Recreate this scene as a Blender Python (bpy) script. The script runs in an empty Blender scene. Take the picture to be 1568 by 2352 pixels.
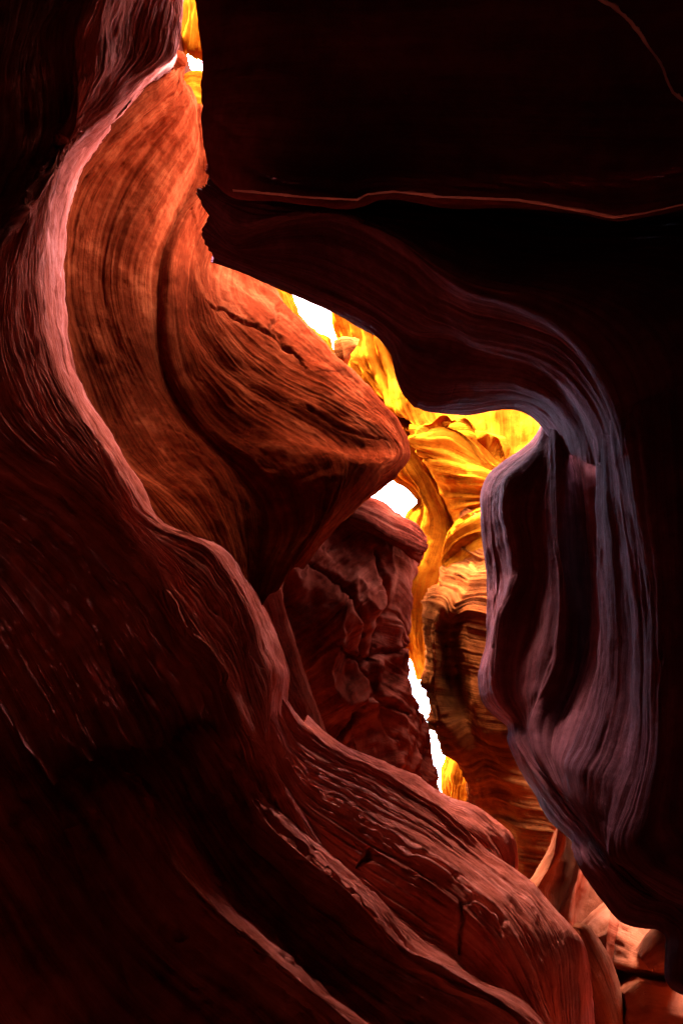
import bpy, math
import numpy as np
from mathutils import Vector

# ------------------------------------------------------------------ camera, sky, sun, exposure
sc = bpy.context.scene
PITCH = math.radians(38.0)
CAM = np.array([0.0, 0.0, 1.5])
cd = bpy.data.cameras.new('camera'); cam = bpy.data.objects.new('camera', cd)
sc.collection.objects.link(cam); sc.camera = cam
cam.location = CAM; cam.rotation_euler = (math.pi / 2 + PITCH, 0, 0)
cd.sensor_fit = 'VERTICAL'; cd.sensor_height = 36; cd.lens = 24
cd.clip_start = 0.05; cd.clip_end = 5000

SUN_EL, SUN_AZ = math.radians(64), math.radians(255)     # azimuth: clockwise from +Y
sdir = Vector((math.sin(SUN_AZ) * math.cos(SUN_EL), math.cos(SUN_AZ) * math.cos(SUN_EL), math.sin(SUN_EL)))
w = bpy.data.worlds.new('World'); sc.world = w; w.use_nodes = True
wn = w.node_tree.nodes; wl = w.node_tree.links
sky = wn.new('ShaderNodeTexSky'); sky.sky_type = 'NISHITA'; sky.sun_disc = False
sky.sun_elevation = SUN_EL; sky.sun_rotation = SUN_AZ
sky.air_density = 1.0; sky.dust_density = 5.0; sky.ozone_density = 1.0
wl.new(sky.outputs[0], wn['Background'].inputs[0]); wn['Background'].inputs[1].default_value = 0.15
sl = bpy.data.lights.new('sun', 'SUN'); sun = bpy.data.objects.new('sun', sl); sc.collection.objects.link(sun)
sl.energy = 2.0; sl.angle = math.radians(0.5); sl.color = (1.0, 0.9, 0.76)
sun.rotation_euler = sdir.to_track_quat('Z', 'Y').to_euler()
sc.view_settings.view_transform = 'Standard'; sc.view_settings.look = 'None'
sc.view_settings.gamma = 1.0; sc.view_settings.use_curve_mapping = False
sc.view_settings.exposure = 7.1
sc.cycles.use_denoising = True; sc.cycles.use_guiding = True; sc.cycles.use_surface_guiding = True; sc.cycles.guiding_training_samples = 128
sc.cycles.max_bounces = 10; sc.cycles.diffuse_bounces = 2; sc.cycles.glossy_bounces = 2
sc.cycles.sample_clamp_indirect = 6.0
sc.cycles.use_fast_gi = False

# ------------------------------------------------------------------ numpy helpers
FW = np.array([0, math.cos(PITCH), math.sin(PITCH)])
UP = np.array([0, -math.sin(PITCH), math.cos(PITCH)])
RT = np.array([1.0, 0, 0])

def at(p):
    """a traced point (x, y on the survey sheet, metres ahead) or ('w', X, Y, Z) -> place in the canyon"""
    if p[0] == 'w':
        return np.array(p[1:], float)
    x, y, d = p
    return CAM + d * (FW + RT * ((x - 784) / 784 * 0.5) + UP * ((1176 - y) / 1176 * 0.75))

def _h(ix, iy, iz):
    h = (ix.astype(np.int64) * 374761393 + iy.astype(np.int64) * 668265263 + iz.astype(np.int64) * 2147483647) & 0xffffffff
    h = ((h ^ (h >> 13)) * 1274126177) & 0xffffffff
    h = (h ^ (h >> 16)) & 0xffff
    return h / 32767.5 - 1.0

def vnoise(P):
    i = np.floor(P).astype(np.int64); f = P - i
    f = f * f * f * (f * (f * 6 - 15) + 10)
    x, y, z = i[..., 0], i[..., 1], i[..., 2]
    r = 0
    for a in (0, 1):
        for b in (0, 1):
            for c in (0, 1):
                wgt = (f[..., 0] if a else 1 - f[..., 0]) * (f[..., 1] if b else 1 - f[..., 1]) * (f[..., 2] if c else 1 - f[..., 2])
                r = r + wgt * _h(x + a, y + b, z + c)
    return r

def fbm(P, octv=4, gain=0.5, lac=2.03):
    r = 0; a = 1.0; P = np.array(P, float)
    for k in range(octv):
        r = r + a * vnoise(P + 17.3 * k); P = P * lac; a *= gain
    return r

def hermite(T, V, t):
    """monotone cubic through V (k x c) at knots T, sampled at t"""
    V = np.asarray(V, float); T = np.asarray(T, float)
    dT = np.diff(T); s = np.diff(V, axis=0) / dT[:, None]
    m = np.zeros_like(V); m[0] = s[0]; m[-1] = s[-1]
    if len(T) > 2:
        w1 = (2 * dT[1:] + dT[:-1])[:, None]; w2 = (dT[1:] + 2 * dT[:-1])[:, None]
        with np.errstate(divide='ignore', invalid='ignore'):
            hm = (w1 + w2) / (w1 / s[:-1] + w2 / s[1:])
        cr = (s[:-1] * dT[1:, None] + s[1:] * dT[:-1, None]) / (dT[1:] + dT[:-1])[:, None]
        m[1:-1] = np.where(s[:-1] * s[1:] > 0, 0.5 * np.nan_to_num(hm) + 0.5 * np.sign(cr) * np.minimum(abs(cr), 2.5 * np.minimum(abs(s[:-1]), abs(s[1:]))), 0.25 * cr)
    k = np.clip(np.searchsorted(T, t, side='right') - 1, 0, len(T) - 2)
    h = dT[k]; q = ((t - T[k]) / h)[:, None]; h = h[:, None]
    return ((2 * q**3 - 3 * q**2 + 1) * V[k] + (q**3 - 2 * q**2 + q) * h * m[k] + (-2 * q**3 + 3 * q**2) * V[k + 1] + (q**3 - q**2) * h * m[k + 1])

def resample(row, n, linear=False):
    V = np.array([at(p) for p in row])
    if linear:
        q = np.linspace(0, len(V) - 1, n)
        return np.stack([np.interp(q, np.arange(len(V)), V[:, c]) for c in range(3)], -1)
    T = np.concatenate([[0], np.cumsum(np.linalg.norm(np.diff(V, axis=0), axis=1) + 1e-4)])
    # even knots in metres, eased so that the near points do not starve
    return hermite(T, V, np.linspace(0, T[-1], n))

def loft_grid(rows, n, m, wts=None, linear=False):
    R = np.array([resample(r, n, linear) for r in rows])                 # k x n x 3
    step = np.linalg.norm(np.diff(R, axis=0), axis=2)
    step = np.percentile(step, 60, axis=1) + 1e-3
    T = np.concatenate([[0], np.cumsum(step)])
    t = np.linspace(0, T[-1], m)
    # density that favours narrow strips as well as broad faces
    Tk = np.concatenate([[0], np.cumsum(np.sqrt(step) * (1.0 if wts is None else np.array(wts)))]); Tk /= Tk[-1]
    t = np.interp(np.linspace(0, 1, m), Tk, T)
    if linear:
        F = R.reshape(len(rows), -1); k = np.clip(np.searchsorted(T, t, side='right') - 1, 0, len(T) - 2)
        q = ((t - T[k]) / (T[k + 1] - T[k]))[:, None]
        G = (F[k] * (1 - q) + F[k + 1] * q).reshape(m, n, 3)
    else:
        G = hermite(T, R.reshape(len(rows), -1), t).reshape(m, n, 3)
    return G, t

def grid_normals(G):
    du = np.gradient(G, axis=1); dv = np.gradient(G, axis=0)
    N = np.cross(du, dv); L = np.linalg.norm(N, axis=2, keepdims=True)
    return N / np.maximum(L, 1e-9)

def face_camera(G, N):
    c = G.mean(axis=(0, 1)); 
    s = np.sum(N * (CAM - G), axis=2)
    return N if np.median(s) > 0 else -N

def link_grid(name, G, UV, mat, parent=None):
    m, n = G.shape[:2]
    idx = np.arange(m * n).reshape(m, n)
    q = np.stack([idx[:-1, :-1], idx[:-1, 1:], idx[1:, 1:], idx[1:, :-1]], -1).reshape(-1, 4)
    # orient the faces towards the open canyon
    me = bpy.data.meshes.new(name)
    me.vertices.add(m * n); me.vertices.foreach_set('co', G.reshape(-1).astype(np.float32))
    me.loops.add(q.size); me.loops.foreach_set('vertex_index', q.reshape(-1).astype(np.int32))
    me.polygons.add(len(q)); me.polygons.foreach_set('loop_start', (np.arange(len(q)) * 4).astype(np.int32))
    me.polygons.foreach_set('loop_total', np.full(len(q), 4, np.int32))
    me.polygons.foreach_set('use_smooth', np.ones(len(q), bool))
    uvl = me.uv_layers.new(name='strata')
    uvl.data.foreach_set('uv', UV.reshape(-1, 2)[q.reshape(-1)].reshape(-1).astype(np.float32))
    me.update(); me.validate()
    o = bpy.data.objects.new(name, me); sc.collection.objects.link(o)
    me.materials.append(mat)
    if parent: o.parent = parent
    return o

def strata(name, rows, n, m, mat, layer=0.03, freq=9.0, lump=0.05, pit=0.006, warp=0.25, seed=0.0, parent=None, pitf=7.0, edge=1.0, swap=False, swell=0.0, facet=0.0, wts=None, linear=False, fineamp=0.35, pits=0.0, cracks=(), groove=0.012, gf=0.45):
    """rock face lofted through its bedding lines; layers weathered in and out along them"""
    G, t = loft_grid(rows, n, m, wts, linear)
    N = face_camera(G, grid_normals(G))
    U = np.concatenate([[0], np.cumsum(np.linalg.norm(np.diff(G.mean(axis=0), axis=0), axis=1))])
    uu, vv = np.meshgrid(U, t)
    if swap: uu, vv = vv, uu
    P = G + seed
    wv = vv + warp * 0.22 * fbm(P * 0.6, 2)
    s = np.stack([uu * 0.14 + seed, wv * freq, np.full_like(uu, seed)], -1)
    lay = fbm(s, 4, 0.55)
    s2 = np.stack([uu * 0.2 + 9, wv * freq * 3.1, np.full_like(uu, seed + 4)], -1)
    fine = fbm(s2, 3, 0.6)
    lay = np.sign(lay) * np.abs(lay) ** 0.8 - fineamp * (1 - 2 * np.abs(fine))
    msk = np.clip(0.65 + 0.7 * fbm(P * 1.3 + 31, 3), 0.12, 1.4)
    disp = layer * lay * msk + lump * fbm(P * 1.1 + 50, 3) + pit * fbm(P * np.array([pitf, pitf, pitf]) + 80, 4)
    # thin hollows left by fallen flakes
    hol = fbm(np.stack([uu * 2.2 + 3, wv * freq * 1.2, np.full_like(uu, seed + 7)], -1), 3)
    disp -= 0.6 * layer * np.clip(hol - 0.55, 0, 1)
    if pits:
        pn = fbm(np.stack([uu * 7 + 40, wv * freq * 3.2, np.full_like(uu, seed + 17)], -1), 3, 0.55)
        disp -= pits * np.clip(pn - 0.35, 0, 0.6) * np.clip(0.6 + fbm(P * 1.7 + 60, 2), 0, 1.4)
    if facet: disp -= facet * np.abs(fbm(P * 1.2 + 7, 4, 0.5)) - 0.4 * facet
    if swell: disp += swell * fbm(np.stack([uu * 0.16 + 21, wv * freq * 0.4, np.full_like(uu, seed + 15)], -1), 2, 0.4)
    gn = fbm(np.stack([uu * 0.3 + 5, wv * freq * gf, np.full_like(uu, seed + 11)], -1), 3, 0.5)
    gm = np.clip(fbm(np.stack([uu * 0.8 + 2, wv * freq * gf * 0.7, np.full_like(uu, seed + 13)], -1), 2) * 1.6 + 0.35, 0, 1)
    disp -= groove * gm * np.exp(-(gn / 0.055) ** 2)
    if cracks:
        V = G - CAM; dd = np.maximum(V @ FW, 0.3)
        px = 784 + (V @ RT) / dd / 0.5 * 784; py = 1176 - (V @ UP) / dd / 0.75 * 1176
        jx = 6 * fbm(P * 9 + 3, 3); jy = 6 * fbm(P * 9 + 33, 3)
        for poly, wd, dp in cracks:
            best = np.full(px.shape, 1e9); L = len(poly) - 1
            for k in range(L):
                (x0, y0), (x1, y1) = poly[k], poly[k + 1]
                q = np.clip(((px + jx - x0) * (x1 - x0) + (py + jy - y0) * (y1 - y0)) / ((x1 - x0) ** 2 + (y1 - y0) ** 2), 0, 1)
                e = np.hypot(px + jx - x0 - q * (x1 - x0), py + jy - y0 - q * (y1 - y0))
                tp = (k + q) / L
                best = np.minimum(best, e / np.maximum(np.sin(np.clip(tp, 0.04, 0.96) * math.pi) ** 0.5, 0.2))
            disp -= dp * np.exp(-(best / wd) ** 2)
    G2 = G + N * disp[..., None] * edge
    o = link_grid(name, G2, np.stack([uu, wv], -1), mat, parent)
    return o

def tag(o, label, cat, group=None):
    o['label'] = label; o['category'] = cat
    if group: o['group'] = group
    return o

def back(row, dx=0, dy=0, dd=1.0):
    return [(p[0] + dx, p[1] + dy, p[2] + dd) if p[0] != 'w' else p for p in row]

# ------------------------------------------------------------------ sandstone
def sandstone(name, c_dark, c_mid, c_light, streak=16.0, bump=0.5, blotch=0.5, grain=1.0, spec=0.0):
    m = bpy.data.materials.new(name); m.use_nodes = True
    nt = m.node_tree; nd = nt.nodes; lk = nt.links
    b = nd['Principled BSDF']; b.inputs['Roughness'].default_value = 0.85
    b.inputs['Specular IOR Level'].default_value = spec
    uv = nd.new('ShaderNodeUVMap'); uv.uv_map = 'strata'
    tc = nd.new('ShaderNodeTexCoord')
    def noise(vec, scale, detail=6, rough=0.6, dist=0.0):
        n = nd.new('ShaderNodeTexNoise'); n.inputs['Scale'].default_value = scale
        n.inputs['Detail'].default_value = detail; n.inputs['Roughness'].default_value = rough
        n.inputs['Distortion'].default_value = dist
        lk.new(vec, n.inputs['Vector']); return n.outputs['Fac']
    def mapping(src, sx, sy, sz=1):
        mp = nd.new('ShaderNodeMapping'); mp.inputs['Scale'].default_value = (sx, sy, sz)
        lk.new(src, mp.inputs['Vector']); return mp.outputs['Vector']
    def math_(op, a, bb):
        n = nd.new('ShaderNodeMath'); n.operation = op
        for k, v in enumerate((a, bb)):
            if isinstance(v, (int, float)): n.inputs[k].default_value = v
            else: lk.new(v, n.inputs[k])
        return n.outputs[0]
    band = noise(mapping(uv.outputs[0], 0.18, streak * 0.35), 1.0, 3, 0.55, 0.1)
    st = noise(mapping(uv.outputs[0], 0.4, streak), 1.0, 8, 0.7, 0.12)
    blo = noise(tc.outputs['Object'], 1.7, 6, 0.62, 0.6)
    fine = noise(tc.outputs['Object'], 55.0, 5, 0.7)
    mid = noise(tc.outputs['Object'], 12.0, 5, 0.65, 0.4)
    f = math_('ADD', math_('MULTIPLY', st, 0.45), math_('MULTIPLY', band, 0.35))
    f = math_('ADD', f, math_('MULTIPLY', math_('SUBTRACT', blo, 0.5), blotch))
    f = math_('ADD', f, math_('MULTIPLY', math_('SUBTRACT', mid, 0.5), 0.25))
    f = math_('ADD', f, 0.1)
    r = nd.new('ShaderNodeValToRGB'); lk.new(f, r.inputs[0])
    e = r.color_ramp.elements
    e[0].position = 0.36; e[0].color = (*c_dark, 1); e[1].position = 0.66; e[1].color = (*c_light, 1)
    x = e.new(0.5); x.color = (*c_mid, 1)
    lk.new(r.outputs[0], b.inputs['Base Color'])
    h = math_('ADD', math_('MULTIPLY', st, 1.0), math_('MULTIPLY', mid, 0.3))
    b1 = nd.new('ShaderNodeBump'); b1.inputs['Strength'].default_value = bump; b1.inputs['Distance'].default_value = 0.03
    lk.new(h, b1.inputs['Height'])
    b2 = nd.new('ShaderNodeBump'); b2.inputs['Strength'].default_value = 0.6 * grain; b2.inputs['Distance'].default_value = 0.008
    lk.new(fine, b2.inputs['Height']); lk.new(b1.outputs[0], b2.inputs['Normal'])
    lk.new(b2.outputs[0], b.inputs['Normal'])
    return m

M_left = sandstone('sandstone_red_wall', (0.1512, 0.022, 0.01045), (0.432, 0.08, 0.0437), (0.7128, 0.19, 0.1235), 24, 0.9)
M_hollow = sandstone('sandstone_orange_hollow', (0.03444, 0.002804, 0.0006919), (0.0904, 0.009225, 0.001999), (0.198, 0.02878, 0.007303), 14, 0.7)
M_over = sandstone('sandstone_mauve', (0.02558, 0.005674, 0.0065), (0.05116, 0.01208, 0.01426), (0.1131, 0.03294, 0.03792), 16, 0.4, 0.35, 0.4, 0.008)  # same rock as the red wall, shade put into this dark mauve
M_far = sandstone('sandstone_golden', (0.05525, 0.007735, 0.000442), (0.1547, 0.03204, 0.001105), (0.2321, 0.06188, 0.002763), 12, 0.9, 0.4)  # same rock again, the warm far light put into its colour
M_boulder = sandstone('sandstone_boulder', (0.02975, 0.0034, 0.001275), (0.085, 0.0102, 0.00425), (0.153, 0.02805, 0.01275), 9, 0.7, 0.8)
M_low = sandstone('sandstone_orange_blocks', (0.1275, 0.0238, 0.0068), (0.204, 0.04335, 0.01445), (0.2805, 0.07055, 0.0272), 14, 0.6)
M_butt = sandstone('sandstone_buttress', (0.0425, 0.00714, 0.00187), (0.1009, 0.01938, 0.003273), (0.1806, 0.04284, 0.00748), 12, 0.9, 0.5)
M_mass = sandstone('sandstone_dark_mass', (0.0468, 0.01092, 0.0052), (0.0702, 0.01664, 0.00832), (0.0988, 0.02704, 0.0156), 6, 0.6)  # darkened for unseen rock and floor, to cut bounced light
M_slab = sandstone('sandstone_maroon_slab', (0.045, 0.008, 0.007), (0.08, 0.015, 0.013), (0.13, 0.030, 0.027), 8, 0.5, 0.5, 0.8)  # overhead shade put into this dark maroon too
M_chip_rim = sandstone('sandstone_chip_rim_light', (0.42, 0.2185, 0.18), (0.58, 0.345, 0.3), (0.7, 0.483, 0.444), 30, 0.6)  # pale chips, with the slab's missing rim light put into the colour

# ------------------------------------------------------------------ setting: ground, and the rock mass around the visible faces
def terrain(name, G, mat):
    U = np.concatenate([[0], np.cumsum(np.linalg.norm(np.diff(G.mean(axis=0), axis=0), axis=1))])
    T = np.concatenate([[0], np.cumsum(np.linalg.norm(np.diff(G.mean(axis=1), axis=0), axis=1))])
    uu, vv = np.meshgrid(U, T)
    o = link_grid(name, G, np.stack([uu, vv], -1), mat); o['kind'] = 'structure'; return o

def sheet(name, rows, n, m, mat, amp=0.15):
    G, t = loft_grid([[('w', *p) for p in r] for r in rows], n, m)
    G = G + amp * np.stack([fbm(G * 0.7 + k * 20, 4) for k in range(3)], -1)
    return terrain(name, G, mat)

gx = np.linspace(-60, 60, 80); gy = np.linspace(-60, 90, 80)
X, Y = np.meshgrid(gx, gy)
Zg = 0.12 * fbm(np.stack([X * 0.4, Y * 0.4, X * 0], -1), 4)
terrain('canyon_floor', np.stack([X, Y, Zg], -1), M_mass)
# rock behind the left faces, round the back of the camera and behind the right faces; unseen, shaped to block sun and sky light
sheet('unseen_rock_mass', [
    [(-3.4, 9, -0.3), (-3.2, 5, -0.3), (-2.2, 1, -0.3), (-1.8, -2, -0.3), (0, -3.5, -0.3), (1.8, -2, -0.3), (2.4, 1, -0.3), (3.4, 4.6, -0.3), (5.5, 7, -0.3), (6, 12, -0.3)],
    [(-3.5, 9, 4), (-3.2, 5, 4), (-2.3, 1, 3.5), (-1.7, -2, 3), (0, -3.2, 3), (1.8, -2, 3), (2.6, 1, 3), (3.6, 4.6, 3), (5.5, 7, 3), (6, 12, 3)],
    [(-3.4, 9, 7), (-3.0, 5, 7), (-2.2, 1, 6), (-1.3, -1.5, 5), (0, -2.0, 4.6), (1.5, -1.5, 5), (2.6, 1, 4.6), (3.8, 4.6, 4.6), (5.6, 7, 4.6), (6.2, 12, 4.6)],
    [(-2.6, 9, 13.4), (-2.2, 5, 13.4), (-2.2, 2.4, 11.5), (-1.3, -0.5, 7), (0.2, -0.8, 6.6), (1.6, -0.6, 6.4), (3.0, 1, 5.6), (4.2, 4.6, 5.2), (6, 6.6, 5.2), (7, 12, 5.2)],  # left top raised out of view to keep sun off the perched rock
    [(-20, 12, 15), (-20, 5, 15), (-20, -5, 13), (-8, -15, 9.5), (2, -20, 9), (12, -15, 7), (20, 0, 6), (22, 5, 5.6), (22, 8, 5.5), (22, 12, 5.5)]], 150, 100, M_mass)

# ------------------------------------------------------------------ left wall: the pale ridge and the dark face under it
C = [(470, -260, 5.07), (440, -60, 4.67), (428, 0, 4.57), (418, 60, 4.47), (400, 130, 4.37), (335, 170, 4.19), (280, 225, 4.02), (200, 305, 3.74), (165, 342, 3.58), (135, 395, 3.43), (115, 460, 3.32), (101, 540, 3.23), (97, 640, 3.18), (102, 738, 3.18), (120, 808, 3.18), (150, 883, 3.18), (185, 953, 3.18), (235, 1038, 3.18), (280, 1108, 3.20), (320, 1172, 3.31), (362, 1206, 3.43), (410, 1226, 3.50), (456, 1242, 3.56), (490, 1264, 3.60), (513, 1300, 3.60), (536, 1345, 3.58), (555, 1386, 3.55), (577, 1436, 3.50), (597, 1496, 3.45), (615, 1546, 3.40), (610, 1600, 3.35), (614, 1676, 3.30), (640, 1760, 3.52), (690, 1880, 3.60), (780, 1990, 3.45), (900, 2100, 3.35)]
B = [(390, -260, 4.38), (340, -60, 3.98), (310, 0, 3.88), (290, 60, 3.83), (280, 120, 3.78), (255, 170, 3.72), (230, 220, 3.64), (180, 295, 3.48), (150, 338, 3.40), (115, 400, 3.13), (75, 480, 2.88), (45, 560, 2.78), (20, 650, 2.71), (22, 750, 2.69), (50, 850, 2.71), (100, 960, 2.75), (150, 1030, 2.78), (210, 1100, 2.83), (260, 1160, 2.92), (305, 1210, 3.01), (350, 1260, 3.08), (390, 1310, 3.12), (430, 1365, 3.15), (470, 1420, 3.17), (510, 1475, 3.18), (540, 1530, 3.16), (560, 1590, 3.14), (580, 1650, 3.10), (600, 1705, 3.13), (650, 1800, 3.50), (720, 1920, 3.40), (820, 2040, 3.30), (920, 2120, 3.25)]
E = [(300, -260, 3.58), (230, -60, 3.28), (190, 20, 3.18), (168, 110, 3.13), (170, 190, 3.12), (163, 270, 3.14), (140, 332, 3.15), (100, 410, 2.94), (40, 500, 2.72), (-20, 580, 2.54), (-60, 700, 2.44), (-60, 850, 2.44), (-20, 990, 2.50), (80, 1080, 2.60), (150, 1125, 2.70), (215, 1176, 2.77), (280, 1246, 2.82), (340, 1311, 2.86), (390, 1386, 2.88), (440, 1466, 2.90), (495, 1526, 2.90), (525, 1601, 2.90), (555, 1661, 2.88), (598, 1740, 3.07), (680, 1890, 3.26), (780, 2020, 3.20), (900, 2130, 3.15)]
D1 = [(270, -260, 3.75), (195, -60, 3.46), (140, 20, 3.38), (110, 110, 3.33), (110, 190, 3.31), (110, 270, 3.31), (95, 332, 3.29), (55, 410, 3.10), (-5, 500, 2.87), (-65, 580, 2.70), (-105, 700, 2.60), (-105, 850, 2.60), (-60, 1010, 2.67), (40, 1110, 2.79), (110, 1160, 2.90), (175, 1215, 2.97), (240, 1285, 3.01), (300, 1350, 3.05), (350, 1425, 3.08), (400, 1505, 3.10), (455, 1570, 3.10), (490, 1645, 3.10), (520, 1705, 3.08), (560, 1780, 3.26), (640, 1930, 3.43), (740, 2060, 3.37), (860, 2180, 3.33)]
D2 = [(100, -260, 3.75), (50, -60, 3.60), (20, 60, 3.55), (0, 190, 3.45), (-20, 330, 3.35), (-60, 450, 3.20), (-130, 560, 3.05), (-220, 700, 2.85), (-220, 900, 2.85), (-160, 1080, 2.90), (-60, 1200, 3.00), (40, 1300, 3.10), (140, 1420, 3.17), (230, 1560, 3.21), (310, 1700, 3.23), (400, 1860, 3.32), (500, 2020, 3.50), (620, 2180, 3.45), (740, 2320, 3.40)]
D3 = [(-200, -260, 3.30), (-260, 0, 3.15), (-330, 300, 2.90), (-420, 600, 2.65), (-430, 900, 2.60), (-350, 1150, 2.65), (-240, 1350, 2.75), (-120, 1550, 2.78), (0, 1750, 2.68), (120, 1950, 2.58), (260, 2150, 2.50), (420, 2350, 2.42), (560, 2500, 2.35)]
D4 = [('w', -2.2, -0.2, 5.0), ('w', -2.1, -0.2, 3.5), ('w', -2.0, 0.3, 2.2), ('w', -1.8, 0.9, 1.2), ('w', -1.4, 1.6, 0.4), ('w', -1.0, 2.0, -0.2)]
CB = [(x + (50 if y > 140 else 14 if y > 60 else -25), y + 10, d + 1.0) for x, y, d in C]; CB0 = [(x + (7 if y > 140 else -8), y, d + 0.18) for x, y, d in C]
o = strata('canyon_wall', [CB, CB0, C, B, E, D1, D2, D3, D4], 560, 460, M_left, cracks=[
    ([(255, 1150), (330, 1245), (410, 1345), (480, 1440), (520, 1490)], 6, 0.035), ([(470, 1370), (540, 1440), (600, 1530)], 6, 0.03),
    ([(300, 1260), (380, 1370), (450, 1470), (530, 1590)], 5, 0.025), ([(60, 620), (75, 760), (120, 900)], 5, 0.02)], wts=(.3, .5, 2, 2, 1.5, 1, .6, .3), fineamp=0.4, pits=0.03, layer=0.012, freq=14, lump=0.03, pit=0.009, groove=0.018, gf=0.4, seed=1.0)
tag(o, 'long pale ridge of red sandstone sweeping down the left side over a dark face', 'rock wall')

# ------------------------------------------------------------------ hollow and beak
H0 = [(392, 175, 5.60), (396, 150, 5.10), (290, 215, 4.50), (180, 320, 4.30), (100, 430, 4.20), (60, 560, 4.10), (55, 700, 4.00), (80, 830, 4.00), (140, 960, 4.00), (220, 1090, 4.00), (310, 1220, 3.90), (390, 1320, 3.85), (470, 1420, 3.80), (540, 1520, 3.80)]
H1 = [(412, 185, 6.20), (414, 152, 5.50), (400, 200, 5.30), (310, 280, 5.15), (220, 370, 5.21), (170, 470, 5.25), (150, 600, 5.20), (160, 740, 5.15), (200, 880, 5.10), (270, 1020, 4.79), (360, 1130, 4.43), (440, 1200, 4.20), (490, 1270, 4.10), (525, 1350, 4.00), (560, 1440, 3.95)]
H2 = [(428, 210, 6.60), (426, 186, 5.80), (432, 240, 5.50), (380, 320, 5.47), (310, 420, 5.47), (265, 530, 5.42), (250, 640, 5.37), (262, 760, 5.32), (300, 880, 5.22), (370, 1000, 5.03), (450, 1110, 4.68), (500, 1200, 4.45), (525, 1280, 4.35), (550, 1360, 4.25), (572, 1410, 4.20)]
H3 = [(446, 250, 6.80), (442, 218, 6.00), (450, 330, 5.81), (400, 430, 5.63), (350, 540, 5.48), (325, 640, 5.43), (330, 750, 5.38), (365, 870, 5.33), (430, 980, 5.23), (505, 1080, 4.96), (545, 1180, 4.75), (555, 1280, 4.55), (565, 1350, 4.40), (580, 1400, 4.30)]
H3b = [(451, 296, 6.99), (442, 246, 6.30), (456, 406, 6.00), (401, 516, 5.81), (371, 606, 5.61), (364, 726, 5.51), (368, 826, 5.46), (406, 926, 5.39), (476, 1016, 5.24), (566, 1096, 5.14), (616, 1176, 5.00), (626, 1246, 4.80), (601, 1316, 4.60), (571, 1396, 4.40)]
H4 = [(475, 290, 6.99), (466, 240, 6.30), (480, 400, 5.96), (425, 510, 5.71), (395, 600, 5.51), (388, 720, 5.41), (392, 820, 5.36), (430, 920, 5.31), (500, 1010, 5.22), (590, 1090, 5.14), (640, 1170, 5.00), (650, 1240, 4.80), (625, 1310, 4.60), (595, 1390, 4.40)]
H5 = [(520, 330, 7.40), (510, 290, 6.70), (540, 400, 6.70), (480, 500, 6.30), (445, 580, 5.95), (440, 700, 5.80), (470, 800, 5.75), (540, 880, 5.75), (640, 950, 5.80), (740, 1015, 5.85), (785, 1085, 5.15), (765, 1155, 4.95), (705, 1240, 4.75), (645, 1320, 4.66)]
H6 = [(620, 300, 7.60), (550, 500, 7.10), (515, 570, 6.80), (490, 640, 6.50), (510, 720, 6.30), (570, 790, 6.25), (660, 860, 6.25), (770, 920, 6.30), (860, 975, 6.35), (908, 1032, 6.30), (872, 1090, 5.75), (790, 1170, 5.40), (675, 1290, 4.95)]
H7 = [(640, 400, 8.20), (580, 560, 7.80), (565, 605, 7.60), (605, 655, 7.40), (645, 705, 7.15), (705, 765, 7.00), (775, 835, 6.90), (850, 900, 6.80), (903, 960, 6.70), (930, 1038, 6.55), (900, 1085, 6.40), (840, 1137, 6.33), (770, 1207, 6.00), (690, 1287, 5.50)]
H8 = [(660, 400, 9.20), (640, 570, 8.90), (625, 620, 8.70), (650, 680, 8.50), (690, 730, 8.20), (740, 790, 8.00), (795, 860, 7.80), (850, 925, 7.60), (885, 985, 7.40), (895, 1040, 7.20), (870, 1080, 7.00), (820, 1130, 7.00), (750, 1200, 6.75), (690, 1280, 6.25)]
o = strata('rock_alcove', [H0, H1, H2, H3, H3b, H4, H5, H6, H7, H8], 480, 420, M_hollow, cracks=[
    ([(478, 690), (530, 725), (560, 747), (590, 752), (640, 790), (690, 830)], 5, 0.045),
    ([(640, 690), (625, 760), (700, 850)], 5, 0.04), ([(700, 930), (790, 985), (880, 1010)], 5, 0.03)], fineamp=0.3, pits=0.015, layer=0.012, freq=6, lump=0.04, pit=0.010, groove=0.022, swell=0.05, seed=5.0, pitf=6)
tag(o, 'orange sandstone alcove curving round into a beak that points right into the slot', 'rock alcove')

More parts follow.
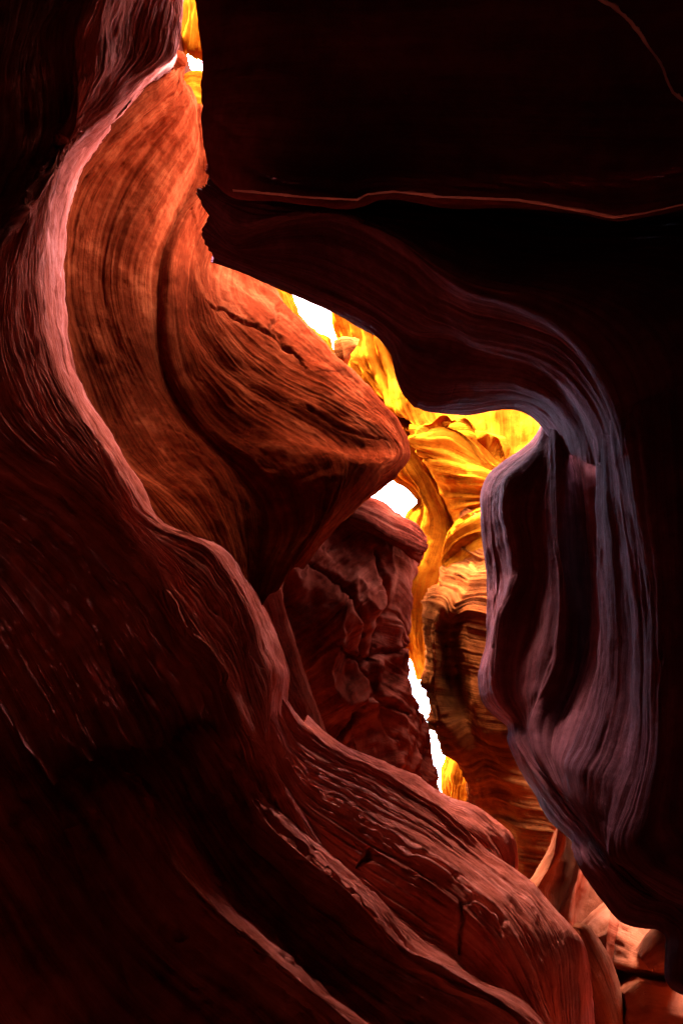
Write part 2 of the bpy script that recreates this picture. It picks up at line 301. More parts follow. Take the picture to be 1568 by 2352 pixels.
# ------------------------------------------------------------------ wedged boulder with its cap
def vrows(rows, dy=60, dd=1.5): return [[(r[0][0], r[0][1] + dy, r[0][2] + dd)] + r for r in rows]
BR = [
    [(560, 1380, 6.10), (560, 1480, 6.10), (580, 1580, 6.16), (620, 1700, 6.28), (680, 1850, 6.46)],
    [(572, 1392, 5.39), (590, 1450, 5.49), (610, 1540, 5.60), (640, 1620, 5.74), (680, 1700, 5.86), (720, 1850, 5.98)],
    [(650, 1325, 5.82), (660, 1420, 5.75), (700, 1540, 5.82), (740, 1640, 5.94), (760, 1720, 6.00), (780, 1870, 6.06)],
    [(740, 1235, 6.34), (770, 1330, 6.23), (790, 1430, 6.09), (800, 1550, 6.10), (820, 1680, 6.08), (850, 1870, 6.17)],
    [(820, 1165, 6.78), (850, 1270, 6.57), (860, 1380, 6.35), (870, 1500, 6.33), (890, 1640, 6.31), (920, 1870, 6.38)],
    [(900, 1200, 7.12), (930, 1265, 6.91), (905, 1340, 6.63), (910, 1450, 6.60), (930, 1600, 6.59), (952, 1720, 6.60), (962, 1870, 6.61)],
    [(950, 1225, 7.47), (966, 1262, 7.32), (933, 1325, 7.02), (928, 1400, 6.90), (932, 1500, 6.87), (945, 1600, 6.85), (968, 1700, 6.87), (975, 1790, 6.89), (975, 1880, 6.89)],
    [(930, 1240, 8.41), (930, 1280, 8.31), (900, 1340, 8.02), (890, 1420, 7.89), (900, 1500, 7.92), (920, 1600, 7.88), (940, 1700, 7.84), (945, 1800, 7.85), (945, 1880, 7.85)]]
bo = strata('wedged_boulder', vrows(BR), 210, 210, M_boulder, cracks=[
    ([(690, 1290), (760, 1330), (830, 1440), (850, 1560)], 7, 0.08), ([(850, 1270), (880, 1400), (860, 1560), (900, 1700)], 7, 0.07),
    ([(760, 1480), (840, 1520), (925, 1490)], 7, 0.07), ([(790, 1700), (860, 1600), (930, 1640)], 7, 0.06)], linear=True, layer=0.014, freq=7, lump=0.07, pit=0.014, facet=0.22, seed=9.0, pitf=5, swap=True, groove=0.03, warp=0.5, fineamp=0.5, pits=0.05)
tag(bo, 'dark red wedged boulder with a layered cap, under the beak and right of the slope', 'boulder')
CAP = [
    [(850, 1198, 7.72), (900, 1218, 7.69), (950, 1243, 7.66), (970, 1258, 7.49)],
    [(826, 1148, 7.19), (870, 1163, 7.15), (908, 1190, 7.15), (950, 1211, 7.16), (975, 1236, 7.09)],
    [(805, 1168, 6.51), (850, 1180, 6.52), (900, 1208, 6.54), (950, 1230, 6.66), (978, 1251, 6.80)],
    [(800, 1186, 6.40), (845, 1203, 6.41), (895, 1236, 6.43), (945, 1258, 6.55), (974, 1270, 6.74)],
    [(800, 1203, 6.55), (845, 1223, 6.56), (900, 1248, 6.59), (940, 1276, 6.69), (960, 1293, 6.87)]]
strata('cap_slab', CAP, 90, 70, M_boulder, layer=0.03, freq=16, lump=0.03, pit=0.012, seed=11.0, parent=bo)

SP = [
    [(556, 1410, 5.4), (575, 1480, 5.4), (600, 1560, 5.4), (640, 1640, 5.4), (700, 1720, 5.4)],
    [(582, 1394, 5.05), (592, 1450, 5.06), (612, 1540, 5.1), (645, 1610, 5.12), (700, 1690, 5.15)],
    [(615, 1372, 5.2), (635, 1440, 5.18), (660, 1530, 5.2), (695, 1610, 5.22), (735, 1690, 5.25)],
    [(641, 1362, 5.3), (655, 1420, 5.3), (680, 1490, 5.32), (702, 1560, 5.34), (722, 1610, 5.36), (752, 1690, 5.4)],
    [(645, 1364, 5.8), (658, 1422, 5.8), (682, 1492, 5.8), (704, 1562, 5.8), (724, 1612, 5.85), (752, 1690, 5.9)]]
strata('split_slab', vrows(SP, 20, 0.6), 110, 70, M_boulder, layer=0.01, freq=5, lump=0.03, pit=0.008, seed=12.0, parent=bo)

# ------------------------------------------------------------------ lower slope and the two lower ridges
T1 = [(585, 1510, 4.0), (640, 1600, 4.05), (700, 1672, 4.1), (800, 1738, 4.15), (900, 1790, 4.15), (970, 1840, 4.12), (1030, 1885, 4.05), (1085, 1940, 3.98), (1120, 1970, 3.9), (1169, 1996, 3.8), (1219, 2034, 3.7), (1264, 2084, 3.6), (1314, 2149, 3.45), (1326, 2189, 3.4), (1335, 2260, 3.35), (1339, 2304, 3.3), (1344, 2352, 3.25), (1370, 2500, 3.2)]
T2 = [(590, 1590, 3.75), (680, 1740, 3.8), (780, 1810, 3.8), (880, 1860, 3.8), (980, 1915, 3.75), (1080, 1985, 3.65), (1170, 2050, 3.5), (1230, 2115, 3.37), (1270, 2200, 3.27), (1290, 2300, 3.2), (1310, 2500, 3.1)]
T3 = [(590, 1660, 3.5), (690, 1830, 3.47), (800, 1910, 3.4), (900, 1970, 3.36), (1000, 2030, 3.28), (1080, 2095, 3.17), (1150, 2175, 3.08), (1200, 2262, 3.02), (1240, 2352, 2.95), (1290, 2500, 2.85)]
T4 = [(570, 1690, 3.52), (650, 1850, 3.42), (740, 1955, 3.32), (850, 2050, 3.24), (960, 2130, 3.17), (1060, 2200, 3.12), (1140, 2280, 3.04), (1200, 2352, 2.96), (1260, 2500, 2.87)]
T4b = [(462, 1610, 3.60), (502, 1670, 3.30), (537, 1715, 3.27), (572, 1770, 3.24), (632, 1860, 3.18), (682, 1906, 3.13), (742, 1956, 3.08), (816, 2010, 3.03), (866, 2060, 2.98), (916, 2118, 2.93), (966, 2168, 2.88), (1031, 2200, 2.84), (1096, 2236, 2.80), (1166, 2270, 2.75), (1241, 2330, 2.70), (1332, 2470, 2.63)]
T5 = [(430, 1640, 3.30), (470, 1700, 3.00), (505, 1745, 2.97), (540, 1800, 2.94), (600, 1890, 2.88), (650, 1936, 2.83), (710, 1986, 2.78), (784, 2040, 2.73), (834, 2090, 2.68), (884, 2148, 2.63), (934, 2198, 2.58), (999, 2230, 2.54), (1064, 2266, 2.50), (1134, 2300, 2.45), (1209, 2360, 2.40), (1300, 2500, 2.33)]
T6 = [(380, 1640, 3.35), (440, 1720, 3.10), (520, 1840, 3.01), (600, 1930, 2.95), (700, 2020, 2.87), (800, 2110, 2.78), (880, 2190, 2.71), (990, 2260, 2.62), (1120, 2330, 2.53), (1190, 2385, 2.48), (1280, 2520, 2.40)]
T7 = [(280, 1640, 3.40), (380, 1760, 3.15), (480, 1920, 3.06), (580, 2060, 2.98), (700, 2170, 2.90), (800, 2255, 2.80), (900, 2340, 2.70), (1000, 2430, 2.60), (1100, 2550, 2.50)]
T8 = [(180, 1700, 3.35), (300, 1840, 2.62), (420, 2020, 2.46), (545, 2140, 2.34), (625, 2203, 2.28), (700, 2266, 2.22), (784, 2336, 2.16), (850, 2400, 2.10), (950, 2550, 2.00)]
T9 = [(40, 1700, 3.25), (200, 1880, 2.72), (330, 2060, 2.55), (460, 2190, 2.42), (560, 2270, 2.34), (660, 2360, 2.26), (760, 2460, 2.17), (870, 2600, 2.07)]
T10 = [(-250, 1750, 3.10), (-100, 2000, 2.60), (50, 2200, 2.40), (200, 2360, 2.25), (350, 2520, 2.10), (500, 2680, 1.95)]
T11 = [('w', -1.6, 1.2, 1.0), ('w', -1.2, 1.3, 0.6), ('w', -0.8, 1.4, 0.3), ('w', -0.4, 1.5, -0.2)]
T0 = back(T1, 10, 40, 1.0)
o = strata('rock_slope', [T0, T1, T2, T3, T4, T4b, T5, T6, T7, T8, T9, T10, T11], 480, 420, M_left, cracks=[
    ([(850, 1940), (846, 1972), (818, 1992)], 7, 0.07), ([(1058, 2064), (1062, 2120), (1056, 2190)], 6, 0.05),
    ([(1060, 2068), (1090, 2060), (1145, 2100), (1195, 2180), (1240, 2270)], 6, 0.04),
    ([(640, 1740), (760, 1850), (900, 1930), (1050, 2010)], 6, 0.03), ([(660, 1860), (780, 1985), (850, 2050)], 8, 0.02)], wts=(.3, 1.6, 1.6, 1.6, 1.4, 1.4, 1.2, 1, 1, .8, .6, .3), fineamp=0.6, pits=0.05, layer=0.016, freq=13, lump=0.03, pit=0.008, groove=0.016, gf=0.35, seed=14.0)
tag(o, 'rippled pink sandstone slope running from the boulder down to the bottom edge', 'rock slope')
# lump behind the slope
L1 = [(700, 1650, 4.75), (800, 1725, 4.75), (900, 1768, 4.75), (970, 1808, 4.72), (1030, 1842, 4.7), (1080, 1857, 4.65), (1134, 1894, 4.6), (1161, 1924, 4.55), (1170, 1964, 4.5), (1168, 2010, 4.5), (1160, 2060, 4.5)]
L2 = [(700, 1690, 4.5), (800, 1765, 4.5), (900, 1810, 4.5), (970, 1850, 4.48), (1030, 1885, 4.45), (1080, 1905, 4.4), (1120, 1940, 4.37), (1145, 1985, 4.35), (1140, 2060, 4.35)]
L3 = [(700, 1760, 4.4), (800, 1830, 4.4), (900, 1880, 4.38), (1000, 1940, 4.35), (1070, 2000, 4.3), (1100, 2060, 4.3), (1100, 2120, 4.3)]
o = strata('rock_ledge', [back(L1, 0, 60, 0.9), L1, L2, L3], 200, 60, M_left, layer=0.03, freq=9, lump=0.04, pit=0.008, seed=17.0)
tag(o, 'rounded dark sandstone ledge behind the pink slope, below the small golden gap', 'rock ledge')

# ------------------------------------------------------------------ right mass: upper slab, stepped overhang, fluted pillar
U5 = [(474, 396, 4.0), (530, 450, 3.7), (640, 455, 3.35), (720, 462, 3.22), (820, 466, 3.12), (845, 456, 3.12), (905, 448, 3.12), (960, 456, 3.12), (1000, 464, 3.1), (1190, 471, 3.0), (1330, 491, 2.95), (1410, 508, 2.9), (1480, 502, 2.85), (1568, 482, 2.8), (1800, 430, 2.7), (2300, 350, 2.4), (3600, 350, 2.4)]
U5a = [(472, 385, 3.92), (535, 438, 3.58), (640, 447, 3.22), (720, 455, 3.1), (820, 459, 3.02), (845, 446, 3.02), (905, 441, 3.02), (960, 446, 3.02), (1000, 452, 2.99), (1190, 460, 2.9), (1330, 484, 2.86), (1410, 500, 2.8), (1480, 490, 2.76), (1568, 470, 2.7), (1800, 420, 2.6), (2300, 340, 2.3), (3600, 340, 2.3)]
U4 = [(462, 310, 3.9), (540, 330, 3.5), (700, 340, 3.2), (900, 330, 3.0), (1200, 340, 2.85), (1500, 360, 2.72), (1800, 330, 2.55), (2300, 300, 2.25), (3600, 300, 2.25)]
U3 = [(461, 225, 3.85), (540, 220, 3.45), (700, 210, 3.15), (900, 200, 2.98), (1200, 200, 2.8), (1500, 200, 2.7), (1800, 180, 2.5), (2300, 150, 2.2), (3600, 150, 2.2)]
U2 = [(457, 50, 3.75), (540, 50, 3.35), (700, 50, 3.05), (900, 50, 2.85), (1200, 40, 2.7), (1500, 20, 2.6), (1800, 0, 2.4), (2300, -50, 2.1), (3600, -50, 2.1)]
U1 = [(380, -180, 3.7), (540, -180, 3.15), (700, -190, 2.85), (900, -200, 2.65), (1200, -220, 2.5), (1500, -240, 2.4), (1800, -260, 2.2), (2300, -300, 1.9), (3600, -300, 1.9)]
U0 = [('w', -3.2, 0.4, 6.4), ('w', -1.0, 0.1, 5.7), ('w', 0, -0.2, 5.2), ('w', 0.8, -0.2, 5.0), ('w', 1.5, -0.2, 4.8), ('w', 4.5, -0.2, 4.6)]
U00 = [('w', -3.5, -2.6, 6.0), ('w', -1.2, -3, 5.6), ('w', 0, -3, 5.2), ('w', 0.8, -3, 5.0), ('w', 1.5, -3, 4.8), ('w', 4.5, -3, 4.6)]  # unseen roof over the camera, added to shut out sky light
def lwrap(rows, dx=30, dd=0.9): return [[(r[0][0] + dx + 20, r[0][1], r[0][2] + dd), (r[0][0] + dx * 0.35, r[0][1], r[0][2] + dd * 0.35)] + r if r[0][0] != 'w' else r for r in rows]
U6 = [(p[0] + 3, p[1] - 14, p[2] + 0.35) for p in U5]
U7 = [(p[0] + 5, p[1] - 60, p[2] + 0.9) for p in U5]
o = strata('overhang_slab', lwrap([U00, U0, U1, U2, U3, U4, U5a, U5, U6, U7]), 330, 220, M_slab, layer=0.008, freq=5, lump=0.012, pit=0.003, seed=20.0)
tag(o, 'huge dark smooth sandstone slab overhead filling the upper right, thin pale lower edge', 'overhang')

def chip_rim(row, h0, h1, lift, seed, parent):
    """chipped lip along an edge, rim light put into its pale colour: uneven height, a few millimetres proud of the slab"""
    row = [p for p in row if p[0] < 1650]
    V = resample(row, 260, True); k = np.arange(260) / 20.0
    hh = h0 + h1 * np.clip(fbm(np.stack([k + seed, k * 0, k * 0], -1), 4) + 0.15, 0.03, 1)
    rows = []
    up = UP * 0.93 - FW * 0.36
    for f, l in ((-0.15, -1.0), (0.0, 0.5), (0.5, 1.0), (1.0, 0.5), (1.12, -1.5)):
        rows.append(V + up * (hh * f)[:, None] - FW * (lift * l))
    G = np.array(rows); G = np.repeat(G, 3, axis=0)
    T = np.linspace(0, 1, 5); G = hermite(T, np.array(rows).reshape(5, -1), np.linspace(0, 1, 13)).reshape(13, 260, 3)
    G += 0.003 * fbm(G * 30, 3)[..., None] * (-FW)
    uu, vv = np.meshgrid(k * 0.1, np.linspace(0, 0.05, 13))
    return link_grid('chipped_rim_light', G, np.stack([uu, vv], -1), M_chip_rim, parent)
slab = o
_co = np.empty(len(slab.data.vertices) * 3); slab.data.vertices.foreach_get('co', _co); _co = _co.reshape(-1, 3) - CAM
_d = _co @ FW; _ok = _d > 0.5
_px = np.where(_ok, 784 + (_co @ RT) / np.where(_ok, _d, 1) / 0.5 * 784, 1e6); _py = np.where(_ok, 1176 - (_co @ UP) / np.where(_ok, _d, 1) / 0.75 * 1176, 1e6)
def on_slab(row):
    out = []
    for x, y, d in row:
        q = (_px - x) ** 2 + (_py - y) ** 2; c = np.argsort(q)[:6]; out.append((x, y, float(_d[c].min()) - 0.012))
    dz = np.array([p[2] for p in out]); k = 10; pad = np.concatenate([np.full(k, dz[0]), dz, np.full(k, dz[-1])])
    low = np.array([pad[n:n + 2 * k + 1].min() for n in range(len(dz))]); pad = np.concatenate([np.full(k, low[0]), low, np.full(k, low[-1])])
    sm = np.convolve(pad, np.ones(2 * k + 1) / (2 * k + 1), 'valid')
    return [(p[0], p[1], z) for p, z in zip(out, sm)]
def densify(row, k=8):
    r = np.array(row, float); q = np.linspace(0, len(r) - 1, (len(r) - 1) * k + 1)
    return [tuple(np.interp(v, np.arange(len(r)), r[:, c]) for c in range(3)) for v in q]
chip_rim(on_slab(densify([p for p in U5a if 530 < p[0] < 1600])), 0.0015, 0.009, 0.008, 3.0, slab)
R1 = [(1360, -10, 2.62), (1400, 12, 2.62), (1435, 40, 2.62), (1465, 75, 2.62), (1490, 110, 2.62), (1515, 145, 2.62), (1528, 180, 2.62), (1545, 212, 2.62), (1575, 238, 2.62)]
chip_rim(on_slab(densify(R1)), 0.0015, 0.012, 0.006, 8.0, slab)

O1 = [(474, 420, 4.3), (530, 455, 4.1), (640, 466, 3.8), (800, 474, 3.6), (1000, 474, 3.5), (1200, 482, 3.4), (1400, 515, 3.3), (1568, 515, 3.2), (1850, 500, 3.0), (2100, 520, 2.8), (2200, 800, 2.7)]
O2 = [(450, 440, 4.35), (540, 515, 4.05), (640, 503, 3.65), (730, 490, 3.45), (800, 503, 3.36), (900, 545, 3.28), (1000, 620, 3.22), (1080, 668, 3.18), (1200, 702, 3.15), (1300, 757, 3.12), (1372, 840, 3.1), (1412, 920, 3.1), (1428, 1000, 3.1), (1432, 1040, 3.1)]
O3 = [(462, 470, 4.35), (545, 560, 4.34), (640, 530, 4.29), (730, 518, 4.26), (800, 536, 4.17), (880, 574, 4.04), (950, 620, 3.91), (1020, 680, 3.75), (1080, 712, 3.70), (1160, 730, 3.65), (1230, 755, 3.61), (1290, 788, 3.58), (1340, 842, 3.55), (1378, 905, 3.51), (1399, 966, 3.50), (1411, 1011, 3.45), (1415, 1045, 3.45)]
O4 = [(474, 495, 4.42), (560, 580, 4.41), (700, 590, 4.38), (820, 640, 4.36), (900, 690, 4.28), (980, 740, 4.13), (1034, 758, 4.02), (1084, 786, 3.92), (1159, 804, 3.85), (1234, 824, 3.80), (1286, 856, 3.76), (1326, 898, 3.72), (1358, 948, 3.70), (1382, 1020, 3.68), (1385, 1060, 3.68)]
O5 = [(463, 545, 4.54), (600, 608, 4.53), (720, 640, 4.56), (840, 700, 4.75), (900, 740, 4.77), (960, 775, 4.76), (1020, 785, 4.69), (1080, 808, 4.56), (1150, 826, 4.48), (1220, 846, 4.42), (1265, 876, 4.38), (1305, 920, 4.32), (1335, 966, 4.28), (1359, 1030, 4.22), (1365, 1070, 4.20)]
O6 = [(480, 570, 4.68), (620, 628, 4.68), (740, 672, 4.77), (850, 728, 4.97), (905, 778, 4.97), (938, 838, 4.92), (994, 868, 4.83), (1084, 872, 4.70), (1184, 888, 4.60), (1244, 915, 4.53), (1290, 955, 4.48), (1320, 1000, 4.44), (1335, 1050, 4.42)]
O7 = [(490, 580, 6.00), (520, 586, 5.99), (600, 625, 6.08), (690, 660, 6.33), (760, 690, 6.50), (850, 740, 6.55), (890, 765, 6.45), (918, 800, 6.35), (930, 860, 6.25), (955, 910, 6.15), (990, 930, 6.10), (1060, 938, 6.05), (1130, 925, 5.95), (1180, 920, 5.90), (1215, 935, 5.85), (1240, 960, 5.75), (1270, 1000, 5.65), (1290, 1050, 5.60)]
O8 = back(O7, 15, -50, 0.35)
O00 = back(O1, 10, -90, 0.4)
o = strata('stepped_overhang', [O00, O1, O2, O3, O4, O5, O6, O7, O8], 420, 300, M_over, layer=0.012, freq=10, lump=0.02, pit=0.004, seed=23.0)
tag(o, 'dark mauve stepped overhang with fine pale curved ledges arching over the golden slot', 'overhang')

P1 = [(1248, 940, 6.10), (1243, 975, 6.00), (1215, 1020, 5.90), (1160, 1060, 5.85), (1120, 1100, 5.80), (1108, 1150, 5.75), (1112, 1250, 5.75), (1122, 1330, 5.75), (1120, 1420, 5.75), (1117, 1480, 5.75), (1100, 1560, 5.70), (1105, 1600, 5.65), (1130, 1640, 5.65), (1163, 1668, 5.52), (1168, 1705, 5.29), (1190, 1750, 5.08), (1230, 1812, 4.74), (1270, 1882, 4.36), (1310, 1920, 4.08), (1340, 1980, 3.69), (1400, 2060, 3.50), (1430, 2095, 3.40), (1520, 2122, 3.20), (1546, 2145, 3.10), (1548, 2250, 3.00), (1580, 2275, 2.90), (1700, 2450, 2.80)]
P2 = [(1254, 940, 5.70), (1250, 985, 5.52), (1232, 1060, 5.25), (1190, 1120, 5.18), (1180, 1180, 5.20), (1191, 1226, 5.18), (1194, 1316, 5.16), (1179, 1356, 5.16), (1150, 1411, 5.20), (1140, 1480, 5.22), (1132, 1560, 5.20), (1145, 1612, 5.17), (1180, 1660, 5.06), (1190, 1705, 4.84), (1218, 1755, 4.60), (1255, 1805, 4.34), (1295, 1860, 4.06), (1335, 1905, 3.82), (1372, 1960, 3.54), (1425, 2025, 3.30), (1470, 2060, 3.20), (1545, 2090, 3.05), (1580, 2140, 2.95), (1590, 2240, 2.90), (1640, 2300, 2.80), (1760, 2450, 2.70)]
P3 = [(1262, 940, 5.45), (1262, 1000, 5.27), (1255, 1090, 5.07), (1235, 1200, 5.09), (1237, 1300, 5.07), (1222, 1380, 5.08), (1200, 1460, 5.08), (1180, 1540, 5.06), (1180, 1600, 5.03), (1203, 1665, 4.90), (1214, 1712, 4.68), (1240, 1765, 4.44), (1275, 1812, 4.21), (1312, 1860, 3.97), (1350, 1910, 3.73), (1390, 1965, 3.48), (1445, 2025, 3.25), (1500, 2060, 3.15), (1570, 2090, 3.00), (1620, 2150, 2.90), (1650, 2280, 2.80), (1800, 2450, 2.65)]
P4 = [(1275, 940, 5.15), (1280, 1000, 4.97), (1286, 1090, 4.67), (1285, 1180, 4.63), (1286, 1276, 4.57), (1297, 1376, 4.52), (1290, 1476, 4.52), (1266, 1556, 4.53), (1234, 1622, 4.55), (1222, 1670, 4.49), (1232, 1720, 4.34), (1260, 1770, 4.17), (1292, 1812, 4.00), (1330, 1860, 3.80), (1366, 1910, 3.61), (1408, 1965, 3.38), (1465, 2025, 3.20), (1530, 2060, 3.10), (1610, 2100, 2.95), (1680, 2200, 2.80), (1860, 2450, 2.60)]
P5 = [(1310, 950, 4.85), (1318, 1020, 4.71), (1335, 1100, 4.59), (1343, 1250, 4.62), (1348, 1400, 4.56), (1338, 1520, 4.52), (1305, 1620, 4.48), (1278, 1690, 4.34), (1275, 1750, 4.16), (1300, 1805, 3.95), (1338, 1860, 3.74), (1374, 1910, 3.56), (1420, 1965, 3.35), (1480, 2025, 3.18), (1560, 2070, 3.05), (1650, 2120, 2.90), (1740, 2240, 2.75), (1900, 2450, 2.60)]
P6 = [(1378, 960, 3.99), (1384, 1030, 3.89), (1386, 1150, 3.87), (1388, 1300, 3.85), (1394, 1430, 3.84), (1394, 1530, 3.84), (1376, 1620, 3.84), (1340, 1710, 3.76), (1314, 1770, 3.68), (1328, 1820, 3.58), (1360, 1870, 3.46), (1392, 1920, 3.35), (1435, 1970, 3.23), (1500, 2030, 3.10), (1590, 2080, 2.95), (1700, 2150, 2.80), (1950, 2450, 2.50)]
P7 = [(1420, 960, 3.23), (1425, 1000, 3.19), (1440, 1100, 3.17), (1455, 1200, 3.16), (1470, 1300, 3.15), (1481, 1450, 3.14), (1483, 1600, 3.13), (1471, 1750, 3.12), (1443, 1850, 3.11), (1415, 1925, 3.11), (1415, 1965, 3.10), (1460, 2000, 3.05), (1530, 2050, 2.95), (1630, 2100, 2.85), (1760, 2200, 2.70), (2000, 2450, 2.40)]
P8 = [(1440, 950, 3.10), (1448, 1000, 3.08), (1463, 1100, 3.06), (1478, 1200, 3.05), (1493, 1300, 3.04), (1503, 1450, 3.04), (1505, 1600, 3.03), (1494, 1750, 3.03), (1466, 1860, 3.03), (1445, 1940, 3.02), (1470, 1985, 3.00), (1540, 2030, 2.90), (1640, 2080, 2.80), (1770, 2180, 2.65), (2050, 2450, 2.35)]
P9 = [(1640, 850, 2.85), (1650, 1000, 2.82), (1660, 1300, 2.80), (1660, 1600, 2.80), (1650, 1800, 2.78), (1680, 1950, 2.70), (1800, 2080, 2.55), (2150, 2450, 2.20)]
P10 = [('w', 2.2, 0.8, 5.0), ('w', 2.1, 1.0, 4.0), ('w', 2.0, 1.2, 3.0), ('w', 1.9, 1.2, 1.8), ('w', 1.8, 1.0, -0.2)]
P0 = back(P1, 45, 0, 1.1); P0a = back(P1, 8, 0, 0.3)
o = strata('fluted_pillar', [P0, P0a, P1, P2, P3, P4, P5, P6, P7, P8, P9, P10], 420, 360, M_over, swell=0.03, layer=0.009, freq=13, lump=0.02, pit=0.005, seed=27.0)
tag(o, 'dark purple fluted sandstone pillar standing down the right side below the overhang', 'rock pillar')

# ------------------------------------------------------------------ middle distance
MR = [
    [(1100, 1150, 9.98), (1090, 1300, 9.73), (1040, 1400, 9.22), (1030, 1600, 8.96), (1080, 1750, 8.70), (1120, 1950, 8.45)],
    [(1060, 1160, 8.45), (1045, 1240, 8.32), (1030, 1290, 8.19), (1005, 1340, 7.94), (976, 1390, 7.68), (968, 1420, 7.55), (975, 1500, 7.49), (968, 1560, 7.42), (975, 1620, 7.42), (1000, 1700, 7.30), (1030, 1740, 7.23), (1065, 1770, 7.17), (1074, 1800, 7.17), (1072, 1870, 7.17), (1080, 2080, 7.04)],
    [(1090, 1180, 7.94), (1080, 1280, 7.74), (1060, 1340, 7.49), (1020, 1385, 7.23), (995, 1440, 7.10), (1000, 1520, 7.04), (1003, 1600, 7.04), (1030, 1680, 6.98), (1070, 1740, 6.91), (1105, 1790, 6.85), (1110, 1870, 6.85), (1120, 2080, 6.66)],
    [(1110, 1190, 7.81), (1105, 1280, 7.62), (1085, 1340, 7.36), (1045, 1400, 7.17), (1030, 1450, 7.36), (1035, 1520, 7.49), (1050, 1600, 7.30), (1075, 1680, 6.91), (1105, 1740, 6.78), (1135, 1800, 6.72), (1145, 1880, 6.66), (1160, 2080, 6.53)],
    [(1140, 1190, 7.68), (1130, 1280, 7.55), (1115, 1350, 7.30), (1085, 1410, 7.04), (1070, 1460, 6.98), (1080, 1530, 6.91), (1090, 1610, 6.78), (1115, 1680, 6.66), (1150, 1740, 6.59), (1180, 1810, 6.53), (1190, 1900, 6.46), (1205, 2080, 6.40)],
    [(1200, 1190, 7.55), (1200, 1350, 7.17), (1180, 1480, 6.91), (1180, 1620, 6.66), (1220, 1760, 6.53), (1260, 1880, 6.40), (1255, 1960, 6.34), (1235, 2080, 6.34)],
    [(1300, 1190, 7.81), (1300, 1400, 7.42), (1300, 1600, 7.04), (1320, 1780, 6.78), (1330, 1880, 6.66), (1275, 1960, 6.78), (1250, 2080, 6.91)]]
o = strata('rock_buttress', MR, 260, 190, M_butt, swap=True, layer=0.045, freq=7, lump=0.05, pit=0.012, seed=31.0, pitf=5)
tag(o, 'banded rock buttress with orange top and dark hollow, between boulder and pillar', 'rock buttress')

# ------------------------------------------------------------------ far golden walls
FL = [
    [(875, 880, 11.5), (910, 960, 11.3), (950, 1060, 11.2), (985, 1120, 11.1), (990, 1200, 11), (980, 1400, 10.9), (1000, 1560, 10.8)],
    [(806, 850, 10.4), (822, 892, 10.3), (860, 960, 10.1), (890, 1050, 9.9), (905, 1085, 9.8), (940, 1120, 9.7), (961, 1152, 9.6), (943, 1182, 9.6), (925, 1260, 9.5), (915, 1380, 9.4), (930, 1470, 9.3), (950, 1530, 9.3), (965, 1560, 9.3)],
    [(850, 890, 10.0), (880, 950, 9.7), (915, 1020, 9.5), (950, 1080, 9.3), (985, 1140, 9.2), (1000, 1200, 9.1), (980, 1290, 9.0), (960, 1400, 9.0), (960, 1480, 9.0), (975, 1560, 9.0)],
    [(870, 900, 9.9), (910, 950, 9.6), (950, 1010, 9.35), (990, 1080, 9.2), (1020, 1150, 9.1), (1040, 1220, 9.05), (1020, 1300, 8.9), (990, 1400, 8.9), (990, 1560, 8.8)],
    [(900, 900, 10.2), (960, 960, 10.0), (1000, 1020, 9.8), (1040, 1100, 9.7), (1080, 1200, 9.5), (1080, 1400, 9.4), (1060, 1560, 9.2)]]
o = strata('golden_wall', FL, 160, 110, M_far, layer=0.05, freq=6, lump=0.08, groove=0.05, swell=0.06, fineamp=0.5, pit=0.02, seed=35.0, pitf=3)
tag(o, 'pale golden sunlit rock sheet directly right of the beak and the boulder cap', 'rock wall')
FD = [
    [(900, 900, 10.2), (950, 900, 10.2), (1010, 900, 10.2), (1060, 900, 10.2), (1110, 920, 10.2), (1150, 940, 10.0), (1200, 950, 9.8)],
    [(930, 980, 9.2), (960, 988, 9.2), (1010, 982, 9.3), (1060, 985, 9.4), (1110, 1010, 9.4), (1150, 1050, 9.3), (1200, 1060, 9.2)],
    [(950, 1010, 8.9), (980, 1020, 8.7), (1030, 1020, 8.6), (1080, 1040, 8.5), (1120, 1070, 8.4), (1180, 1090, 8.3)],
    [(980, 1070, 8.8), (1000, 1080, 8.6), (1040, 1090, 8.4), (1090, 1100, 8.2), (1140, 1110, 8.1), (1200, 1130, 8.0)],
    [(1005, 1130, 8.8), (1020, 1140, 8.6), (1050, 1140, 8.4), (1090, 1140, 8.2), (1140, 1140, 8.1), (1200, 1170, 8.0)],
    [(1030, 1200, 8.8), (1040, 1190, 8.6), (1060, 1180, 8.4), (1090, 1170, 8.2), (1140, 1160, 8.1), (1200, 1200, 8.0)],
    [(1020, 1270, 8.6), (1035, 1250, 8.4), (1060, 1220, 8.2), (1100, 1200, 8.0), (1140, 1190, 7.9), (1200, 1220, 7.8)],
    [(1000, 1380, 8.4), (1020, 1350, 8.2), (1060, 1320, 8.0), (1100, 1300, 7.8), (1140, 1290, 7.7), (1200, 1290, 7.6)]]
o = strata('golden_dome', FD, 130, 110, M_far, layer=0.05, freq=6, lump=0.08, groove=0.05, swell=0.06, fineamp=0.5, pit=0.02, seed=38.0, pitf=3)
tag(o, 'rounded deep yellow rock dome in the middle of the slot, left of the pillar', 'rock dome')
